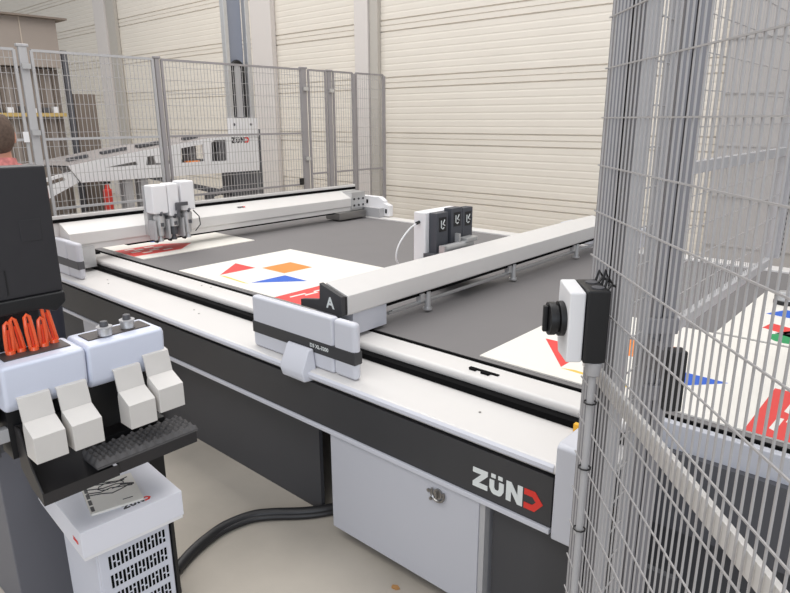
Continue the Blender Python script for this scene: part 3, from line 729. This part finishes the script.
ring_panel([(2.95,1.24),(3.05,1.06),(5.45,1.05),(5.45,1.5),(4.2,1.40)], [[(4.30,1.22),(4.31,1.38),(4.62,1.41),(4.62,1.22)], [(4.74,1.22),(4.74,1.42),(4.96,1.44),(4.96,1.22)]], -7.78, .03).build('rear_panel', GREYP, bm, smooth=False)
for a_ in ((-7.6,-7.52,4.42,4.48,1.2,1.42),(-7.6,-7.52,3.87,3.92,1.2,1.35),(-7.65,-7.55,4.80,4.86,1.2,1.46),(-7.65,-7.55,4.9,4.93,1.2,1.46)): bx(*a_).build('inner_strut', DGREY, bm)
bx(-7.5, -7.42, 4.38, 4.56, 1.20, 1.222).build('orange_bar', P_ORA, bm)
bx(-7.5, -7.39, 5.07, 5.49, 1.50, 1.75).build('mast_plate', CARD, bm, bevel=.004)
bh = MB()
for y in (5.10, 5.37): bh.cyl((-7.385, y, 1.665), (-7.392, y, 1.665), .018, n=12)
bh.build('plate_bolts', DGREY, bm)
logo('logo', bm, frame((-7.40, 5.045, 1.425), (0, 1, 0), (0, 0, 1)), .078, LBLACK, LRED)
for ya, yb in ((5.09, 5.15), (5.42, 5.49)):
    bx(-7.52, -7.44, ya, yb, 0, 5.2).build('mast_rail', ALU, bm, bevel=.006)
bx(-7.56, -7.535, 5.15, 5.42, 0, 5.2).build('mast_web', mat('blue_grey_web', (140, 145, 158), .5), bm)
cc = MB()
pth = [(-7.50, 5.20, 1.76), (-7.50, 5.20, 2.38)]+[(-7.50, 5.285-.085*math.cos(a), 2.38+.085*math.sin(a)) for a in [i*math.pi/8 for i in range(1, 8)]]+[(-7.50, 5.37, 2.38), (-7.50, 5.37, 1.76)]
cc.tube(pth, .03, 6); cc.build('cable_chain', BLACK, bm)
bx(-7.55, -7.50, 5.22, 5.35, 1.76, 2.42).build('mast_cover', GREYP, bm)
bx(-7.45, -7.40, 5.485, 5.53, 0.6, 1.6).build('side_post', DGREY, bm)
# lower parts
bx(-7.75, -7.42, 5.08, 5.44, .0, 1.04).build('drive_cabinet', DGREY, bm, bevel=.01)
la = ring_panel([(2.45,.80),(3.02,1.06),(2.95,1.18),(2.4,1.06)], [[(2.62,1.02),(2.88,1.09),(2.86,1.13),(2.66,1.08)]], -7.42, .05); la.build('lower_arm', CARD, bm, smooth=False)
yz([(2.9,.56),(2.9,.62),(5.0,.66),(5.0,.60)], -7.5, -7.42, 'roller_frame', GREYP)
yz([(3.85,1.04),(4.05,1.04),(5.05,.78),(5.05,.70)], -7.50, -7.44, 'sloping_brace', DGREY)
yz([(4.6,.70),(4.6,.80),(4.95,.86),(5.08,.80),(5.04,.70),(4.95,.79),(4.7,.75),(4.68,.70)], -7.44, -7.36, 'gripper_arm', DGREY)
for y in (3.55, 3.75): bx(-7.6, -7.45, y, y+.1, 0, 1.04).build('support_leg', GREYP, bm)
bx(-7.6, -7.2, 2.9, 4.9, 0.02, .50).build('base_box', GREYP, bm, bevel=.01)
cn = thing('fire_extinguisher', 'red extinguisher standing behind the fence under the white boom', 'extinguisher', (-7.0, 3.13, 0.501))
cn.location = (-7.3, 3.27, .501)
MB().cyl((-7.3, 3.27, .501), (-7.3, 3.27, .97), .05, n=20).build('cylinder', CANR, cn, bevel=.015)
MB().cyl((-7.3, 3.27, .97), (-7.3, 3.27, 1.03), .03, .02, n=16).build('neck', CANR, cn)
MB().box(-7.32, -7.28, 3.22, 3.31, 1.03, 1.055).build('handle', BLACK, cn, bevel=.004)

# storage rack at far left
mat_seam = mat('pale_taupe_seam', (184, 170, 156), .7)
rk = thing('storage_rack', 'tall taupe clad storage rack behind the fence at the left', 'rack', (-8.6, 2.2, 0))
cl = bx(-9.4, -8.02, .4, 3.24, 2.31, 2.82).build('upper_cladding', RACKM, rk)
for y in (.9, 1.6, 2.3, 2.85): bx(-8.02, -8.014, y, y+.012, 2.31, 2.82).build('seam', mat_seam, cl)
bx(-9.5, -7.94, .3, 3.34, 2.82, 2.84).build('roof_sheet', RACKD, rk)
bx(-9.4, -8.16, .4, 3.24, 0, 2.30).build('stacked_boards', RACKM, rk)
for y in [.5+.14*i for i in range(20)]:
    bx(-8.155, -8.13, y, y+.05, 0.0, 2.29).build('slat', RACKD, rk)
bx(-8.12, -8.05, .4, 3.24, 1.77, 1.81).build('shelf_beam', YBEAM, rk)
bx(-8.08, -8.02, 3.26, 3.32, 0, 2.5).build('upright', DGREY, rk)
for i, y in enumerate((2.5, 2.62, 2.74, 2.86, 3.0, 3.1)):
    bx(-8.12, -8.06, y, y+.06, 1.812, 1.86+.01*(i % 3)).build('shelf_item', (DGREY, CARD)[i % 2], rk)
pl = bx(-8.3, -8.1, 3.36, 3.62, 0, 2.03).build('board_stack', RACKD)
tag(pl, 'upright taupe board stack leaning by the rack corner', 'boards')

# ================================================================== person behind the monitor
def skin_body(name, joints, edges, mat_, parent, levels=1):
    me = bpy.data.meshes.new(name)
    off = parent.location
    me.from_pydata([tuple(Vector(j[:3])) for j in joints], edges, [])
    o = bpy.data.objects.new(name, me); COL.objects.link(o); o.parent = parent
    me.materials.append(mat_)
    sk = o.modifiers.new('skin', 'SKIN'); 
    for i, j in enumerate(joints):
        r = j[3] if isinstance(j[3], tuple) else (j[3], j[3])
        me.skin_vertices[0].data[i].radius = r; me.skin_vertices[0].data[i].use_root = (i == 0)
    sk.use_smooth_shade = True
    ss = o.modifiers.new('sub', 'SUBSURF'); ss.levels = levels+1; ss.render_levels = levels+1
    return o
pe = thing('person', 'person with short grey-brown hair in a red and white striped shirt, behind the monitor', 'person', (-3.735, 1.14, 0), local=True, rz=math.radians(-107))
pe.scale = (1.02, 1.02, 1.02)
body_j = [(0,0,.95,(.13,.10)),(0,0,1.15,(.12,.09)),(0,0,1.34,(.13,.10)),(0,0,1.43,(.09,.07)),(0,0,1.505,.062),
          (.155,0,1.39,.05),(.155,-.05,1.12,.034),(.15,-.20,.95,.030),
          (-.155,0,1.39,.05),(-.155,-.05,1.12,.034),(-.15,-.20,.95,.030),
          (.10,0,.88,.085),(.11,-.01,.48,.058),(.11,.02,.09,.042),(.11,-.13,.045,.035),
          (-.10,0,.88,.085),(-.11,-.01,.48,.058),(-.11,.02,.09,.042),(-.11,-.13,.045,.035)]
be = [(0,1),(1,2),(2,3),(3,4),(3,5),(5,6),(6,7),(3,8),(8,9),(9,10),(0,11),(11,12),(12,13),(13,14),(0,15),(15,16),(16,17),(17,18)]
skin_body('body', body_j, be, SHIRT, pe)
# trousers
skin_body('trousers', [(0,0,.93,(.155,.12)),(.10,0,.86,.092),(.11,-.01,.48,.068),(.11,.02,.12,.058),(-.10,0,.86,.092),(-.11,-.01,.48,.068),(-.11,.02,.12,.058)],
          [(0,1),(1,2),(2,3),(0,4),(4,5),(5,6)], JEANS, pe)
def ell(mb, c, r, nu=20, nv=14, fn=None):
    vs = []; fs = []
    for i in range(nv+1):
        ph = math.pi*i/nv
        for j in range(nu):
            a = 2*math.pi*j/nu; v = Vector((math.sin(ph)*math.cos(a), math.sin(ph)*math.sin(a), math.cos(ph)))
            if fn: v = fn(v)
            vs.append((c[0]+r[0]*v.x, c[1]+r[1]*v.y, c[2]+r[2]*v.z))
    for i in range(nv):
        for j in range(nu): fs.append((i*nu+j, (i+1)*nu+j, (i+1)*nu+(j+1) % nu, i*nu+(j+1) % nu))
    mb.add(vs, fs)
def headfn(v):
    if v.z < 0: v = Vector((v.x*(1+.30*v.z), v.y*(1+.12*v.z) - (.10*-v.z), v.z))
    return v
hd = MB(); ell(hd, (0,-.01,1.615), (.076,.095,.115), fn=headfn)
hd.cyl((0,.01,1.46), (0,0,1.56), .058, .052)
hd.prism([(-.10,1.625),(-.128,1.59),(-.10,1.585)], 'x', -.012, .012)           # nose
for s in (-1, 1): ell(hd, (s*.077, .005, 1.61), (.010,.020,.032), 10, 8)           # ears
hd.build('head', SKIN, pe)
ey = MB()
for s in (-1, 1): ell(ey, (s*.030, -.093, 1.632), (.012,.010,.008), 10, 8)
ey.box(-.024, .024, -.101, -.096, 1.558, 1.563)
ey.build('face_features', LBLACK, pe)
cl_ = MB(); cl_.cyl((0, .012, 1.45), (0, .006, 1.505), .082, .070, n=24); cl_.build('collar', SHIRT, pe)
hr = MB()
def hairfn(v):
    if v.y < -.15 and v.z < .55: v = Vector((v.x*.9, -.55*abs(v.y)**.5 if v.z > .2 else v.y*.6, v.z))
    if v.z < -.9: v = Vector((v.x*.86, v.y*.9, -.9))
    if v.z > .80: v = Vector((v.x, v.y, .80+(v.z-.80)*.2))
    return v
ell(hr, (0,.006,1.628), (.083,.100,.113), 28, 18, fn=hairfn)
hr.build('hair', HAIR, pe)
for s in (-1, 1):
    hm = MB(); bxp = (s*.15, -.24, .94)
    ell(hm, bxp, (.038,.045,.02), 12, 8)
    for k in range(4): hm.tube([(bxp[0]-.026+k*.017, bxp[1]-.03, .94), (bxp[0]-.028+k*.018, bxp[1]-.07, .935), (bxp[0]-.028+k*.018, bxp[1]-.098+abs(k-1.5)*.006, .918)], .008, 8)
    hm.tube([(bxp[0]-s*.03, bxp[1]+.005, .94), (bxp[0]-s*.052, bxp[1]-.02, .935), (bxp[0]-s*.056, bxp[1]-.045, .928)], .009, 8)
    hm.build('hand', SKIN, pe)
